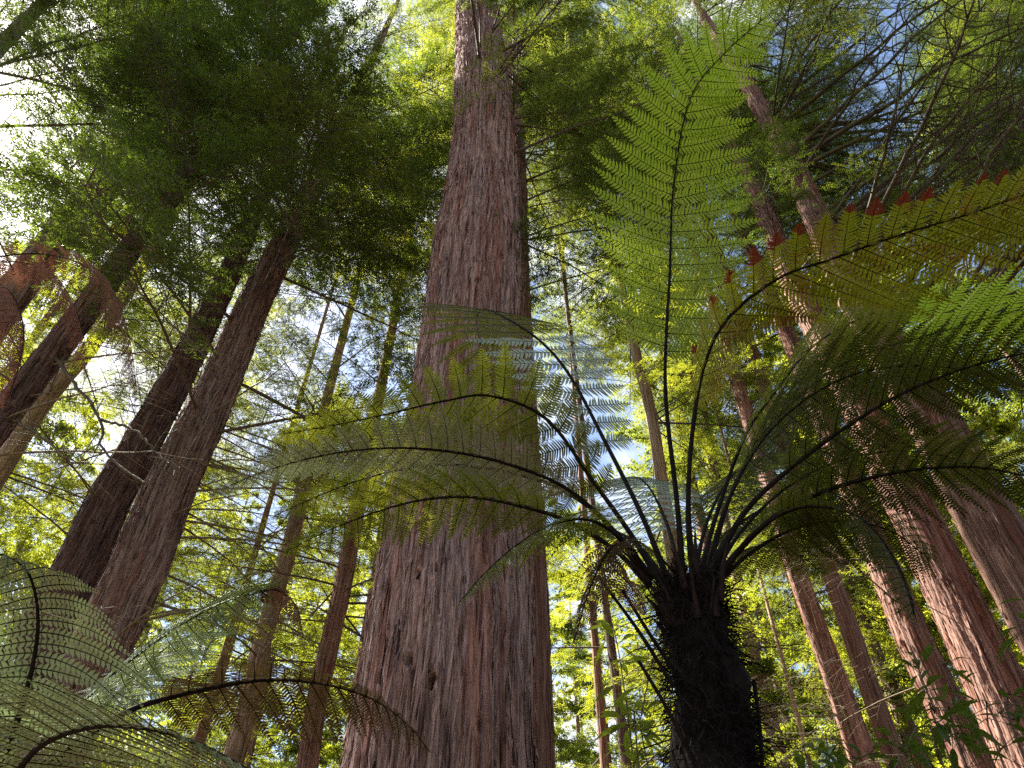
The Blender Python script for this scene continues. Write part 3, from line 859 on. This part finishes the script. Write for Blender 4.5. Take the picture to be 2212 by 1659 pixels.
# ------------------------------------------------------------------ tree ferns
def frond(tree, base, ctrl, pin, mat, n=27, stipe=0.22, roll=0.0, droop=0.15, rad=0.011, seed=0, sweep=14, curl=0.0, tip_red=0.0, red_side=1, mat_tip=None, label=None, hdir=None, asym=(1.0, 1.0), ragged=0.0, npl=25, tipfade=0.75, wmul=1.0, tiptilt=30, grav=0.0, rise0=0.42):
    """bipinnate frond along the control points (u, v, D)"""
    r = np.random.default_rng(1000 + seed)
    P = np.array([at(*c) if len(c) == 3 else c[:3] for c in ctrl])
    path = catmull(P, 64)
    seg = np.concatenate([[0], np.cumsum(np.linalg.norm(np.diff(path, axis=0), axis=1))])
    Ltot = seg[-1]
    T = unit(np.gradient(path, axis=0))
    if hdir is None:
        h = path[-1] - path[0]
        h = h + (path[-1] - path[len(path) // 2])
        h[2] = 0
    else:
        h = np.array([hdir[0], hdir[1], 0.0])
    h = unit(h)
    side0 = np.cross(h, [0, 0, 1])                     # right-hand side looking along the frond
    SD = side0[None, :] - T * (T @ side0)[:, None]
    SD = unit(SD)
    NN = np.cross(SD, T)                                # upper face
    cr_, sr_ = math.cos(roll), math.sin(roll)
    SD, NN = SD * cr_ + NN * sr_, NN * cr_ - SD * sr_
    leaf, stem = MB(), MB()
    ss = seg / Ltot
    stem.tube(path - np.array(base), rad * np.interp(ss, [0, 0.12, 0.4, 1.0], [1.35, 1.0, 0.75, 0.12]), 6)
    pos = stipe + (1 - stipe) * (1 - (1 - np.linspace(0, 1, n + 2)[:-1]) ** 1.18)
    pitch = np.gradient(pos) * Ltot
    for i, s in enumerate(pos):
        q = (s - stipe) / (1 - stipe)
        prof = min(1.0, rise0 + 1.5 * q) * max(0.03, (1 - q)) ** tipfade * 1.28
        for sgn in (-1, 1):
            s2 = min(0.999, s + (0.25 if sgn > 0 else 0) * pitch[i] / Ltot)
            p = np.array([np.interp(s2, ss, path[:, k]) for k in range(3)])
            t = unit(np.array([np.interp(s2, ss, T[:, k]) for k in range(3)]))
            sd = np.array([np.interp(s2, ss, SD[:, k]) for k in range(3)]) * sgn
            nn = np.array([np.interp(s2, ss, NN[:, k]) for k in range(3)])
            ln = pin * min(1.0, prof) * r.uniform(0.93, 1.05) * (asym[0] if sgn < 0 else asym[1])
            if ragged and r.random() < ragged * 0.35:
                continue
            if ragged:
                ln *= 1 - ragged * 0.5 * r.random()
            sw = sweep if isinstance(sweep, (int, float)) else (sweep[0] if sgn < 0 else sweep[1])
            phi = math.radians(min(72, sw + tiptilt * q ** 2) + r.normal(0, 2.5))
            m = max(6, int(npl * (0.35 + 0.65 * ln / pin)))
            tt = np.linspace(0, 1, m + 1)
            d0 = sd * math.cos(phi) + t * math.sin(phi)
            dp = droop * r.uniform(0.7, 1.3)
            cu = curl * r.normal(1, 0.35)
            if tip_red and sgn == red_side:
                cu += r.uniform(0.1, 0.5)
            c = p + d0 * (tt * ln)[:, None] - nn * (dp * ln * tt ** 1.8)[:, None] + t * (0.10 * ln * tt ** 2.2)[:, None]
            c += nn * (ln * cu * tt ** 2.5 * 0.4)[:, None] - d0 * (ln * abs(cu) * tt ** 3 * 0.35)[:, None]
            c[:, 2] -= grav * ln * tt ** 1.7 * r.uniform(0.7, 1.3)
            ct = unit(np.gradient(c, axis=0))
            stem.tube(c - np.array(base), np.linspace(rad * 0.22, rad * 0.06, m + 1), 3)
            cb = unit(np.cross(nn, ct))                  # in-plane perpendicular of the pinna
            hw = pitch[i] * 0.70 * wmul * np.minimum(1, 1.9 * (1.02 - tt)) ** 0.85 * np.minimum(1, 0.75 + tt * 2)
            pw = ln / m * 0.5
            sel = slice(0, m + 1)
            red = (r.random() < tip_red and sgn == red_side or r.random() < tip_red * 0.12)
            for ps in (-1, 1):
                k = m + 1
                jl = hw * r.uniform(0.88, 1.08, k)
                dr = unit(cb * ps * 0.94 + ct * 0.36 + r.normal(0, 0.05, (k, 3)))
                dn = -nn * (0.10 + 0.25 * droop) * jl[:, None] * r.uniform(0.5, 1.5, (k, 1))
                b0, b1 = c - ct * pw * 0.84, c + ct * pw * 0.84
                m0 = c + dr * (jl * 0.6)[:, None] - ct * pw * 0.62 + dn * 0.45
                m1 = c + dr * (jl * 0.6)[:, None] + ct * pw * 0.74 + dn * 0.45
                e = c + dr * jl[:, None] + ct * pw * 0.5 + dn
                v = np.stack([b0, b1, m1, m0, e], 1)
                f = np.arange(k)[:, None] * 5
                fq = f + np.array([[0, 1, 2, 3]])
                ft = f + np.array([[3, 2, 4]])
                nrm = np.cross(b1[0] - b0[0], m1[0] - b0[0]) @ nn
                if nrm < 0:
                    fq, ft = fq[:, ::-1], ft[:, ::-1]
                mi = np.where(tt > r.uniform(0.55, 0.85), 1, 0) if red else np.full(k, 1 if (mat_tip and q > mat_tip[1]) else 0)
                leaf.add(v.reshape(-1, 3) - np.array(base), fq, ft, mi=mi)
    mats = [M[mat], M['fern_red']] if tip_red else ([M[mat], M[mat_tip[0]]] if mat_tip else [M[mat]])
    fo = link('frond', leaf.mesh('frond', mats, smooth=False), tree)
    link('rachis', stem.mesh('rachis', [M['rachis'] if mat != 'fern_dead' else M['scale']]), fo)
    if label:
        fo['label'] = label
    return fo


def fern_trunk(tree, base, pts, D, seed, skirt=True, nfib=6500):
    r = np.random.default_rng(seed)
    P = np.array([at(u, v, D) for u, v, w in pts])
    dia = np.array([width_at(u, v, D, w) for u, v, w in pts])
    lean = (P[0, :2] - P[-1, :2]) / (P[0, 2] - P[-1, 2])
    zt, zb = P[0, 2], P[-1, 2]
    zs = np.arange(-0.2, zt + 0.001, 0.025)
    cx = np.interp(zs, P[::-1, 2], P[::-1, 0], left=None)
    cy = np.full_like(zs, 0.0) + np.interp(zs, P[::-1, 2], P[::-1, 1])
    low = zs < zb
    cx[low] = P[-1, 0] + lean[0] * (zs[low] - zb)
    rr = np.interp(zs, P[::-1, 2], dia[::-1] / 2) * 0.86
    nth = 64
    th = np.arange(nth) / nth * 2 * np.pi
    TH, Z = np.meshgrid(th, zs, indexing='xy')
    zz = Z + 0.3
    R = rr[:, None] * (0.95 + 0.20 * (vnoise(TH / 6.2832 * 4, zz / 0.33, 4, seed + 7) - 0.5) + 0.42 * (vnoise(TH / 6.2832 * 9, zz / 0.15, 9, seed) - 0.5) + 0.22 * (vnoise(TH / 6.2832 * 22, zz / 0.07, 22, seed + 1) - 0.5))
    V = np.stack([cx[:, None] + R * np.cos(TH), cy[:, None] + R * np.sin(TH), Z], -1) - np.array(base)
    nz = len(zs)
    i = np.arange(nz - 1)[:, None] * nth
    j = np.arange(nth)[None, :]
    mb = MB()
    mb.add(V.reshape(-1, 3), np.stack([i + j, i + (j + 1) % nth, i + nth + (j + 1) % nth, i + nth + j], -1).reshape(-1, 4))
    for _ in range(nfib):
        z = r.uniform(max(0.2, zb - 1.0), zt)
        a = r.uniform(0, 6.2832)
        rd = np.interp(z, zs, rr) * r.uniform(0.85, 1.06)
        c = np.array([np.interp(z, zs, cx), np.interp(z, zs, cy), z]) - np.array(base)
        o = np.array([math.cos(a), math.sin(a), 0])
        ln = r.uniform(0.03, 0.14) * (1 if r.random() > 0.14 else 1.9)
        dirv = unit(o * r.uniform(0.15, 0.75) + np.array([0, 0, r.uniform(-1.0, 0.25)]) + r.normal(0, 0.35, 3))
        p0 = c + o * rd
        p1 = p0 + dirv * ln * 0.5
        p2 = p1 + unit(dirv + np.array([0, 0, -0.6]) + r.normal(0, 0.3, 3)) * ln * 0.5
        w = r.uniform(0.0012, 0.0035)
        sv_ = unit(np.cross(dirv, o + 0.01)) * w
        mb.add([p0 - sv_, p0 + sv_, p1 + sv_ * 0.8, p1 - sv_ * 0.8, p2], [[0, 1, 2, 3]], [[3, 2, 4]])
    link('trunk', mb.mesh('trunk', [M['fibre']]), tree)
    # old frond bases and scales round the top
    sb = MB()
    c = P[0] - np.array(base)
    for k in range(36):
        a = r.uniform(0, 6.2832)
        o = np.array([math.cos(a), math.sin(a), 0])
        rd = dia[0] * 0.5 * r.uniform(0.45, 1.0)
        p0 = c + o * rd + np.array([0, 0, r.uniform(-0.22, -0.04)])
        ln = r.uniform(0.08, 0.22)
        p1 = p0 + unit(o * 0.45 + np.array([0, 0, 1.0])) * ln
        sb.tube([p0, (p0 + p1) / 2 + o * -0.01, p1], [0.013, 0.010, 0.002], 5)
    for k in range(900):
        a = r.uniform(0, 6.2832)
        o = np.array([math.cos(a), math.sin(a), 0])
        p0 = c + o * dia[0] * 0.5 * r.uniform(0.2, 1.08) + np.array([0, 0, r.uniform(-0.2, 0.07)])
        d = unit(o * r.uniform(-0.2, 0.8) + r.normal(0, 0.4, 3) + np.array([0, 0, 0.5]))
        ln = r.uniform(0.03, 0.09)
        sv_ = unit(np.cross(d, [0.3, 0.2, 0.9])) * 0.0016
        sb.add([p0 - sv_, p0 + sv_, p0 + d * ln], None, [[0, 1, 2]])
    link('frond_bases', sb.mesh('frond_bases', [M['scale']]), tree)
    return P[0]


# --- the tall tree fern right of centre
FD = 2.3
tp = at(1490, 1262, FD)
fb = (at(1560, 1659, FD)[0] + 0.05, FD, 0)
fern1 = empty('tree_fern', fb, 'tall tree fern with shaggy black trunk in front of the giant redwood', 'tree fern', 'tree ferns under the redwoods')
fern_trunk(fern1, fb, [(1488, 1262, 150), (1503, 1370, 150), (1525, 1480, 182), (1548, 1659, 190)], FD, 51)
B0 = FD
fr = lambda *a, **k: frond(fern1, fb, *a, **k)
fr([(1475, 1245, 2.27), (1462, 1080, 2.22), (1437, 830, 2.1), (1447, 580, 1.92), (1455, 400, 1.72), (1490, 215, 1.42), (1565, 115, 1.22), (1655, 35, 1.08)], 0.43, 'fern_bright', n=21, stipe=0.36, droop=0.10, rad=0.0100, seed=1, sweep=6, tipfade=0.55, hdir=(0.1, -1))
fr([(1440, 1245, 2.3), (1385, 1110, 2.32), (1310, 960, 2.34), (1230, 810, 2.37), (1165, 735, 2.41), (1090, 686, 2.5), (1045, 668, 2.68), (1030, 688, 2.95), (1036, 735, 3.22), (1055, 800, 3.42), (1080, 865, 3.55)], 0.56, 'fern_glaucous', n=26, stipe=0.20, droop=0.08, rad=0.0095, seed=2, sweep=5, hdir=(-0.2, 1), tipfade=0.4, rise0=0.2, wmul=0.8, mat_tip=('fern_olive', 0.33), label='silver-backed frond arching away over the giant redwood')  # backlit look of the arched-over tip put in as olive leaf colour
fr([(1425, 1255, 2.25), (1360, 1150, 2.2), (1285, 1045, 2.15), (1180, 905, 2.05), (1060, 855, 1.98), (960, 866, 1.95), (820, 898, 1.95), (700, 922, 1.97), (600, 938, 2.0)], 0.33, 'fern_olive', n=17, stipe=0.22, droop=0.14, rad=0.0092, seed=3, wmul=0.84, sweep=(2, 24), asym=(0.85, 1.15), roll=-0.2, label='olive frond arching left with scalloped upper edge')
fr([(1410, 1250, 2.3), (1330, 1150, 2.25), (1225, 1056, 2.2), (1099, 1003, 2.13), (969, 975, 2.06), (830, 968, 2.0), (690, 985, 1.98), (560, 1022, 2.0), (450, 1072, 2.04)], 0.20, 'fern_glaucous', n=24, stipe=0.24, droop=0.10, rad=0.0084, seed=4, wmul=0.84, sweep=(12, 26), roll=-0.25, label='silver-backed frond arching far left')
fr([(1405, 1255, 2.3), (1320, 1140, 2.3), (1259, 1085, 2.3), (1174, 1040, 2.3), (1037, 1009, 2.3), (918, 1006, 2.32), (800, 1030, 2.35), (690, 1070, 2.4), (590, 1115, 2.45)], 0.33, 'fern_olive', n=18, stipe=0.26, droop=0.18, rad=0.0096, seed=5, wmul=0.84, roll=0.1)
fr([(1400, 1262, 2.28), (1330, 1190, 2.22), (1225, 1125, 2.15), (1105, 1088, 2.1), (1003, 1073, 2.1), (900, 1082, 2.12), (800, 1110, 2.17), (700, 1150, 2.25), (610, 1195, 2.3)], 0.28, 'fern_olive', n=18, stipe=0.28, droop=0.2, rad=0.0088, seed=6, wmul=0.84, roll=0.1)
fr([(1405, 1262, 2.25), (1350, 1175, 2.05), (1280, 1125, 1.9), (1200, 1130, 1.8), (1120, 1175, 1.75), (1050, 1235, 1.73), (992, 1300, 1.72)], 0.20, 'fern_olive', n=16, stipe=0.36, droop=0.35, rad=0.0072, seed=7, npl=16)
fr([(1400, 1270, 2.25), (1370, 1190, 2.1), (1325, 1180, 2.0), (1290, 1235, 1.98), (1265, 1300, 1.98), (1240, 1385, 1.98)], 0.16, 'fern_brown', n=16, stipe=0.30, droop=0.3, rad=0.0064, seed=8, npl=15, label='dark drooping frond beside the trunk')
fr([(1400, 1255, 2.2), (1350, 1195, 2.12), (1310, 1180, 2.08), (1325, 1225, 2.06), (1365, 1270, 2.05), (1395, 1325, 2.05)], 0.12, 'fern_dead', n=18, stipe=0.3, droop=0.8, rad=0.0048, seed=9, npl=13, curl=0.5, label='rusty dead frond hanging at the crown')
# right-hand fronds
fr([(1497, 1245, 2.27), (1487, 1110, 2.2), (1493, 960, 2.1), (1518, 800, 1.98), (1570, 690, 1.86), (1680, 602, 1.75), (1800, 558, 1.66), (1950, 505, 1.56), (2100, 460, 1.47), (2260, 405, 1.4), (2420, 370, 1.36)], 0.46, 'fern_yellow', n=22, stipe=0.26, droop=0.12, rad=0.0100, seed=10, sweep=(36, 8), tip_red=0.8, tipfade=0.5, label='yellowing frond with curled red tips arching right', asym=(1.15, 0.55))
fr([(1510, 1250, 2.32), (1549, 1108, 2.35), (1610, 941, 2.36), (1672, 849, 2.36), (1747, 757, 2.36), (1829, 702, 2.36), (1950, 655, 2.36), (2080, 640, 2.38)], 0.40, 'fern_olive', n=20, stipe=0.26, droop=0.16, rad=0.0088, seed=11, sweep=(30, 10), roll=0.1)
fr([(1525, 1250, 2.4), (1586, 1050, 2.5), (1651, 934, 2.5), (1760, 828, 2.42), (1863, 767, 2.32), (2023, 719, 2.2), (2212, 668, 2.1), (2400, 640, 2.05)], 0.44, 'fern_olive', n=20, stipe=0.34, droop=0.14, rad=0.0080, seed=12, sweep=(30, 8), tipfade=0.55, mat_tip=('fern_bright', 0.45), label='fresh green frond crossing the right border')
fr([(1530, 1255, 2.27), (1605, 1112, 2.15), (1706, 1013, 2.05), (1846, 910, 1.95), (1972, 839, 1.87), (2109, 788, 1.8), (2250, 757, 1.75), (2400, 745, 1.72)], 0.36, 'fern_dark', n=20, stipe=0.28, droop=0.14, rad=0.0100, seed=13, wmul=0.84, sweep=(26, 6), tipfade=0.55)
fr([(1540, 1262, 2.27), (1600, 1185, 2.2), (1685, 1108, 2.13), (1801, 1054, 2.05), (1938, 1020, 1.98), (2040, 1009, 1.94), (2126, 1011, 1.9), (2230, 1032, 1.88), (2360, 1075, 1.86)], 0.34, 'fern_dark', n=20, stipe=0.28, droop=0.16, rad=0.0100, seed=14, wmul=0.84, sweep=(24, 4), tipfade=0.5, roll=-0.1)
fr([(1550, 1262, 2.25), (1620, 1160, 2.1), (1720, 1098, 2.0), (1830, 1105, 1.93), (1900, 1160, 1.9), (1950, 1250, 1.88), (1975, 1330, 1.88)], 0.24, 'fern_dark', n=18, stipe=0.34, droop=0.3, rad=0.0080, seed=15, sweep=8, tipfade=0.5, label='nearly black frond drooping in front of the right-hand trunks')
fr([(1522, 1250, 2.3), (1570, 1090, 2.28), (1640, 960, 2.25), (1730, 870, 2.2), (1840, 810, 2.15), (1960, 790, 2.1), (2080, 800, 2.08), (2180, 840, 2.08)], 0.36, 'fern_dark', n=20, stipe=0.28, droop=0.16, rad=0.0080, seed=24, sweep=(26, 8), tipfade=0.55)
fr([(1535, 1255, 2.3), (1600, 1150, 2.32), (1690, 1060, 2.34), (1800, 1000, 2.34), (1920, 975, 2.34), (2040, 985, 2.34), (2140, 1030, 2.35)], 0.36, 'fern_olive', n=20, stipe=0.28, droop=0.18, rad=0.0080, seed=25, sweep=(26, 8), tipfade=0.55)
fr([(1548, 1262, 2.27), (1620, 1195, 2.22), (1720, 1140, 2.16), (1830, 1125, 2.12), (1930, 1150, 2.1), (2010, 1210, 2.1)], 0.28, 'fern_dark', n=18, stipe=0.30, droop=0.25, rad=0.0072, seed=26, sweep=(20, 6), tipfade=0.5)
# fronds behind the crown
fr([(1500, 1245, 2.38), (1530, 1120, 2.7), (1580, 1030, 3.1), (1640, 990, 3.5), (1700, 1000, 3.95)], 0.48, 'fern_olive', n=20, stipe=0.22, droop=0.25, rad=0.0088, seed=16)
fr([(1520, 1250, 2.4), (1580, 1150, 2.65), (1650, 1100, 2.95), (1720, 1100, 3.25), (1790, 1140, 3.55)], 0.44, 'fern_olive', n=20, stipe=0.22, droop=0.25, rad=0.0088, seed=17)
fr([(1470, 1245, 2.4), (1440, 1130, 2.75), (1400, 1050, 3.2), (1365, 1030, 3.65), (1330, 1050, 4.1)], 0.48, 'fern_glaucous', n=20, stipe=0.22, droop=0.25, rad=0.0088, seed=18)
fr([(1535, 1258, 2.38), (1590, 1200, 2.55), (1650, 1180, 2.75), (1720, 1195, 2.95), (1780, 1240, 3.1)], 0.36, 'fern_olive', n=18, stipe=0.22, droop=0.25, rad=0.0080, seed=19)
fr([(1440, 1255, 2.38), (1380, 1180, 2.6), (1310, 1140, 2.85), (1240, 1140, 3.1), (1180, 1175, 3.3)], 0.36, 'fern_olive', n=18, stipe=0.22, droop=0.25, rad=0.0080, seed=20)
# bare stalks hanging from the crown
for k, c in enumerate([[(1455, 1485, 2.17), (1380, 1365, 2.08), (1293, 1246, 2.0)], [(1450, 1440, 2.17), (1400, 1365, 2.1), (1345, 1275, 2.05)], [(1500, 1645, 2.17), (1440, 1530, 2.1), (1379, 1427, 2.05)], [(1628, 1470, 2.3), (1640, 1560, 2.27), (1648, 1680, 2.26)]]):
    sm_ = MB()
    sm_.tube(catmull([at(*q) for q in c], 30) - np.array(fb), np.linspace(0.007, 0.005, 30), 5)
    link('dead_stalk', sm_.mesh('dead_stalk', [M['rachis']]), fern1)

# --- the lower silver fern at the bottom left
SD_ = 2.4
sb0 = at(-60, 1760, SD_)
fb2 = (sb0[0], SD_, 0)
fern2 = empty('tree_fern', fb2, 'low silver fern with pale green fronds in the lower left corner', 'tree fern', 'tree ferns under the redwoods')
fern_trunk(fern2, fb2, [(-60, 1760, 130), (-62, 1860, 150), (-64, 1950, 160)], SD_, 61, nfib=800)
fr2 = lambda *a, **k: frond(fern2, fb2, *a, **k)
fr2([(-50, 1760, 2.35), (15, 1620, 2.25), (68, 1450, 2.15), (82, 1330, 2.05), (62, 1240, 1.95), (10, 1200, 1.86), (-70, 1195, 1.8)], 0.44, 'fern_pale', n=19, stipe=0.30, droop=0.15, rad=0.011, seed=31, sweep=0, roll=0.0, tiptilt=15, grav=0.5, hdir=(0.3, -1))
fr2([(-40, 1760, 2.4), (34, 1662, 2.5), (205, 1489, 2.62), (310, 1405, 2.7), (410, 1338, 2.78), (500, 1295, 2.86), (575, 1275, 2.92)], 0.40, 'fern_paleboth', n=20, stipe=0.25, droop=0.28, rad=0.010, seed=32, tipfade=0.45, roll=0.2)
fr2([(-30, 1765, 2.5), (100, 1640, 2.75), (260, 1492, 3.05), (345, 1410, 3.25), (420, 1370, 3.4), (500, 1365, 3.55)], 0.38, 'fern_paleboth', n=18, stipe=0.3, droop=0.25, rad=0.008, seed=33)
fr2([(-30, 1775, 2.35), (120, 1640, 2.35), (260, 1545, 2.38), (369, 1506, 2.4), (546, 1471, 2.4), (683, 1475, 2.38), (800, 1508, 2.36), (880, 1565, 2.34), (930, 1625, 2.33)], 0.27, 'fern_brown', n=20, stipe=0.36, droop=0.4, rad=0.011, seed=34, sweep=12, label='dark brownish frond drooping across to the giant redwood', roll=0.2)
fr2([(-45, 1775, 2.2), (20, 1690, 2.0), (90, 1610, 1.85), (200, 1570, 1.75), (320, 1575, 1.68), (440, 1610, 1.64), (570, 1680, 1.62)], 0.40, 'fern_pale', n=22, stipe=0.28, droop=0.10, rad=0.010, seed=35, sweep=14, tipfade=0.6, label='broad pale frond seen from below, nearest the camera')
fr2([(-60, 1765, 2.4), (-70, 1640, 2.45), (-50, 1540, 2.5), (0, 1470, 2.55), (60, 1440, 2.6)], 0.34, 'fern_pale', n=18, stipe=0.25, droop=0.25, rad=0.009, seed=36)
fr2([(-30, 1780, 2.3), (70, 1700, 2.2), (180, 1660, 2.1), (300, 1680, 2.05)], 0.26, 'fern_pale', n=17, stipe=0.3, droop=0.25, rad=0.009, seed=37)
fr2([(560, 1278, 2.9), (600, 1275, 2.95), (640, 1310, 2.96), (655, 1370, 2.96)], 0.14, 'fern_dead', n=16, stipe=0.05, droop=0.7, rad=0.005, seed=38, npl=12, curl=0.8, label='curled dead brown frond tip')

# --- dead fronds of a tree fern standing beyond the left border
ld = 3.0
lb = at(-330, 760, ld)
fb3 = (lb[0], ld, 0)
fern3 = empty('tree_fern', fb3, 'tree fern beyond the left border with hanging rusty dead fronds', 'tree fern', 'tree ferns under the redwoods')
fern_trunk(fern3, fb3, [(-330, 760, 110), (-360, 900, 120), (-420, 1150, 130)], ld, 71, nfib=500)
fr3 = lambda *a, **k: frond(fern3, fb3, *a, **k)
fr3([(-320, 750, 3.0), (-180, 640, 3.0), (-60, 570, 3.0), (60, 548, 3.0), (150, 560, 3.0), (225, 605, 3.0), (262, 670, 3.0), (285, 760, 3.0), (298, 870, 3.0)], 0.34, 'fern_dead', n=26, stipe=0.28, droop=0.75, rad=0.007, seed=41, grav=0.55, npl=26, curl=0.45, roll=0.35, ragged=0.25, wmul=0.9, label='rusty dead frond curling over in the upper left')
fr3([(-320, 755, 2.9), (-200, 660, 2.85), (-90, 610, 2.8), (10, 620, 2.8), (50, 700, 2.8), (40, 790, 2.8), (10, 880, 2.8)], 0.30, 'fern_dead', n=24, stipe=0.28, droop=0.9, rad=0.007, seed=42, grav=0.55, npl=24, curl=0.5, ragged=0.25, wmul=0.9, label='rusty dead frond hanging at the left border')

fr3([(-320, 752, 3.2), (-200, 640, 3.2), (-80, 575, 3.25), (30, 565, 3.3), (110, 590, 3.32), (160, 660, 3.34), (185, 750, 3.34), (190, 820, 3.34)], 0.30, 'fern_dead', n=24, stipe=0.28, droop=0.9, rad=0.007, seed=43, grav=0.55, npl=24, curl=0.5, roll=0.2, ragged=0.3, wmul=0.9)


# ------------------------------------------------------------------ broad-leaved shrubs
def shrub(label, stems, mat, ll, seed, every=0.07, group=None, cat='shrub'):
    r = np.random.default_rng(seed)
    b = at(*stems[0][0])
    base = (b[0], b[1], 0)
    t = empty('broadleaf_shrub', base, label, cat, group)
    stm, lf = MB(), MB()
    for st in stems:
        P = [at(*q) for q in st]
        path = catmull([np.array([P[0][0] * 0.5 + base[0] * 0.5, P[0][1] * 0.5 + base[1] * 0.5, 0.0])] + P, 50) - np.array(base)
        L = np.linalg.norm(np.diff(path, axis=0), axis=1).sum()
        stm.tube(path, np.linspace(0.011, 0.003, 50), 5)
        seg = np.concatenate([[0], np.cumsum(np.linalg.norm(np.diff(path, axis=0), axis=1))])
        first = seg[-1] - np.linalg.norm(np.diff(np.array(P), axis=0), axis=1).sum() * 1.0
        for s in np.arange(max(first - 0.35, 0.3), L, every):
            p = np.array([np.interp(s, seg, path[:, k]) for k in range(3)])
            tip = s / L
            for _ in range(2 if tip < 0.93 else 4):
                az = r.uniform(0, 6.2832)
                d = unit(np.array([math.cos(az), math.sin(az), r.normal(-0.05, 0.35)]))
                ln = ll * r.uniform(0.65, 1.2)
                p0 = p + d * r.uniform(0.01, 0.10)
                side = unit(np.cross(d, [0, 0, 1]) + r.normal(0, 0.25, 3))
                up = np.cross(side, d)
                rows = []
                for f, w in ((0, 0.05), (0.18, 0.6), (0.42, 1.0), (0.68, 0.8), (0.88, 0.35), (1.0, 0.02)):
                    c = p0 + d * ln * f - np.array([0, 0, 1]) * ln * 0.30 * f ** 2
                    wv = w * ln * 0.125
                    rows += [c - side * wv + up * wv * 0.35, c, c + side * wv + up * wv * 0.35]
                k = np.arange(5)[:, None] * 3
                q = np.concatenate([k + np.array([[0, 1, 4, 3]]), k + np.array([[1, 2, 5, 4]])])
                lf.add(rows, q)
                stm.tube([p, p0 + d * 0.005], [0.002, 0.0015], 3)
    link('stems', stm.mesh('stems', [M['twig']]), t)
    link('foliage', lf.mesh('foliage', [M[mat]]), t)
    return t


GS = 'broad-leaved understorey shrubs'
shrub('dark broad-leaved shrub before the shaded redwoods at lower right', [
    [(2060, 1659, 3.4), (2020, 1540, 3.4), (1990, 1460, 3.4), (1968, 1400, 3.4)],
    [(2090, 1659, 3.5), (2080, 1560, 3.5), (2060, 1480, 3.5), (2030, 1425, 3.5)],
    [(2040, 1659, 3.3), (2060, 1600, 3.3), (2090, 1550, 3.3)]], 'broad', 0.135, 3, group=GS)
shrub('fine-stemmed leafy shrub cut by the lower right corner', [
    [(2170, 1659, 3.1), (2190, 1560, 3.1), (2200, 1500, 3.1)],
    [(2220, 1659, 3.1), (2230, 1500, 3.1), (2225, 1330, 3.1), (2218, 1270, 3.1)]], 'broad', 0.12, 4, every=0.13, group=GS)
shrub('fresh light green shrub between the thin poles and the fern trunk', [
    [(1380, 1659, 4.2), (1385, 1550, 4.2), (1405, 1450, 4.2), (1415, 1390, 4.2)],
    [(1400, 1659, 4.3), (1360, 1590, 4.3), (1345, 1530, 4.3)],
    [(1370, 1659, 4.4), (1350, 1500, 4.4), (1335, 1400, 4.4), (1322, 1345, 4.4)]], 'broad_lit', 0.16, 5, every=0.12, group=GS)
shrub('small dark shrub poking up from the bottom border right of the fern trunk', [
    [(1760, 1700, 4.0), (1740, 1640, 4.0), (1715, 1605, 4.0)],
    [(1800, 1700, 4.0), (1850, 1640, 4.0), (1900, 1625, 4.0)],
    [(1980, 1700, 4.0), (1960, 1640, 4.0), (1945, 1590, 4.0)]], 'broad', 0.17, 6, every=0.09, group=GS)
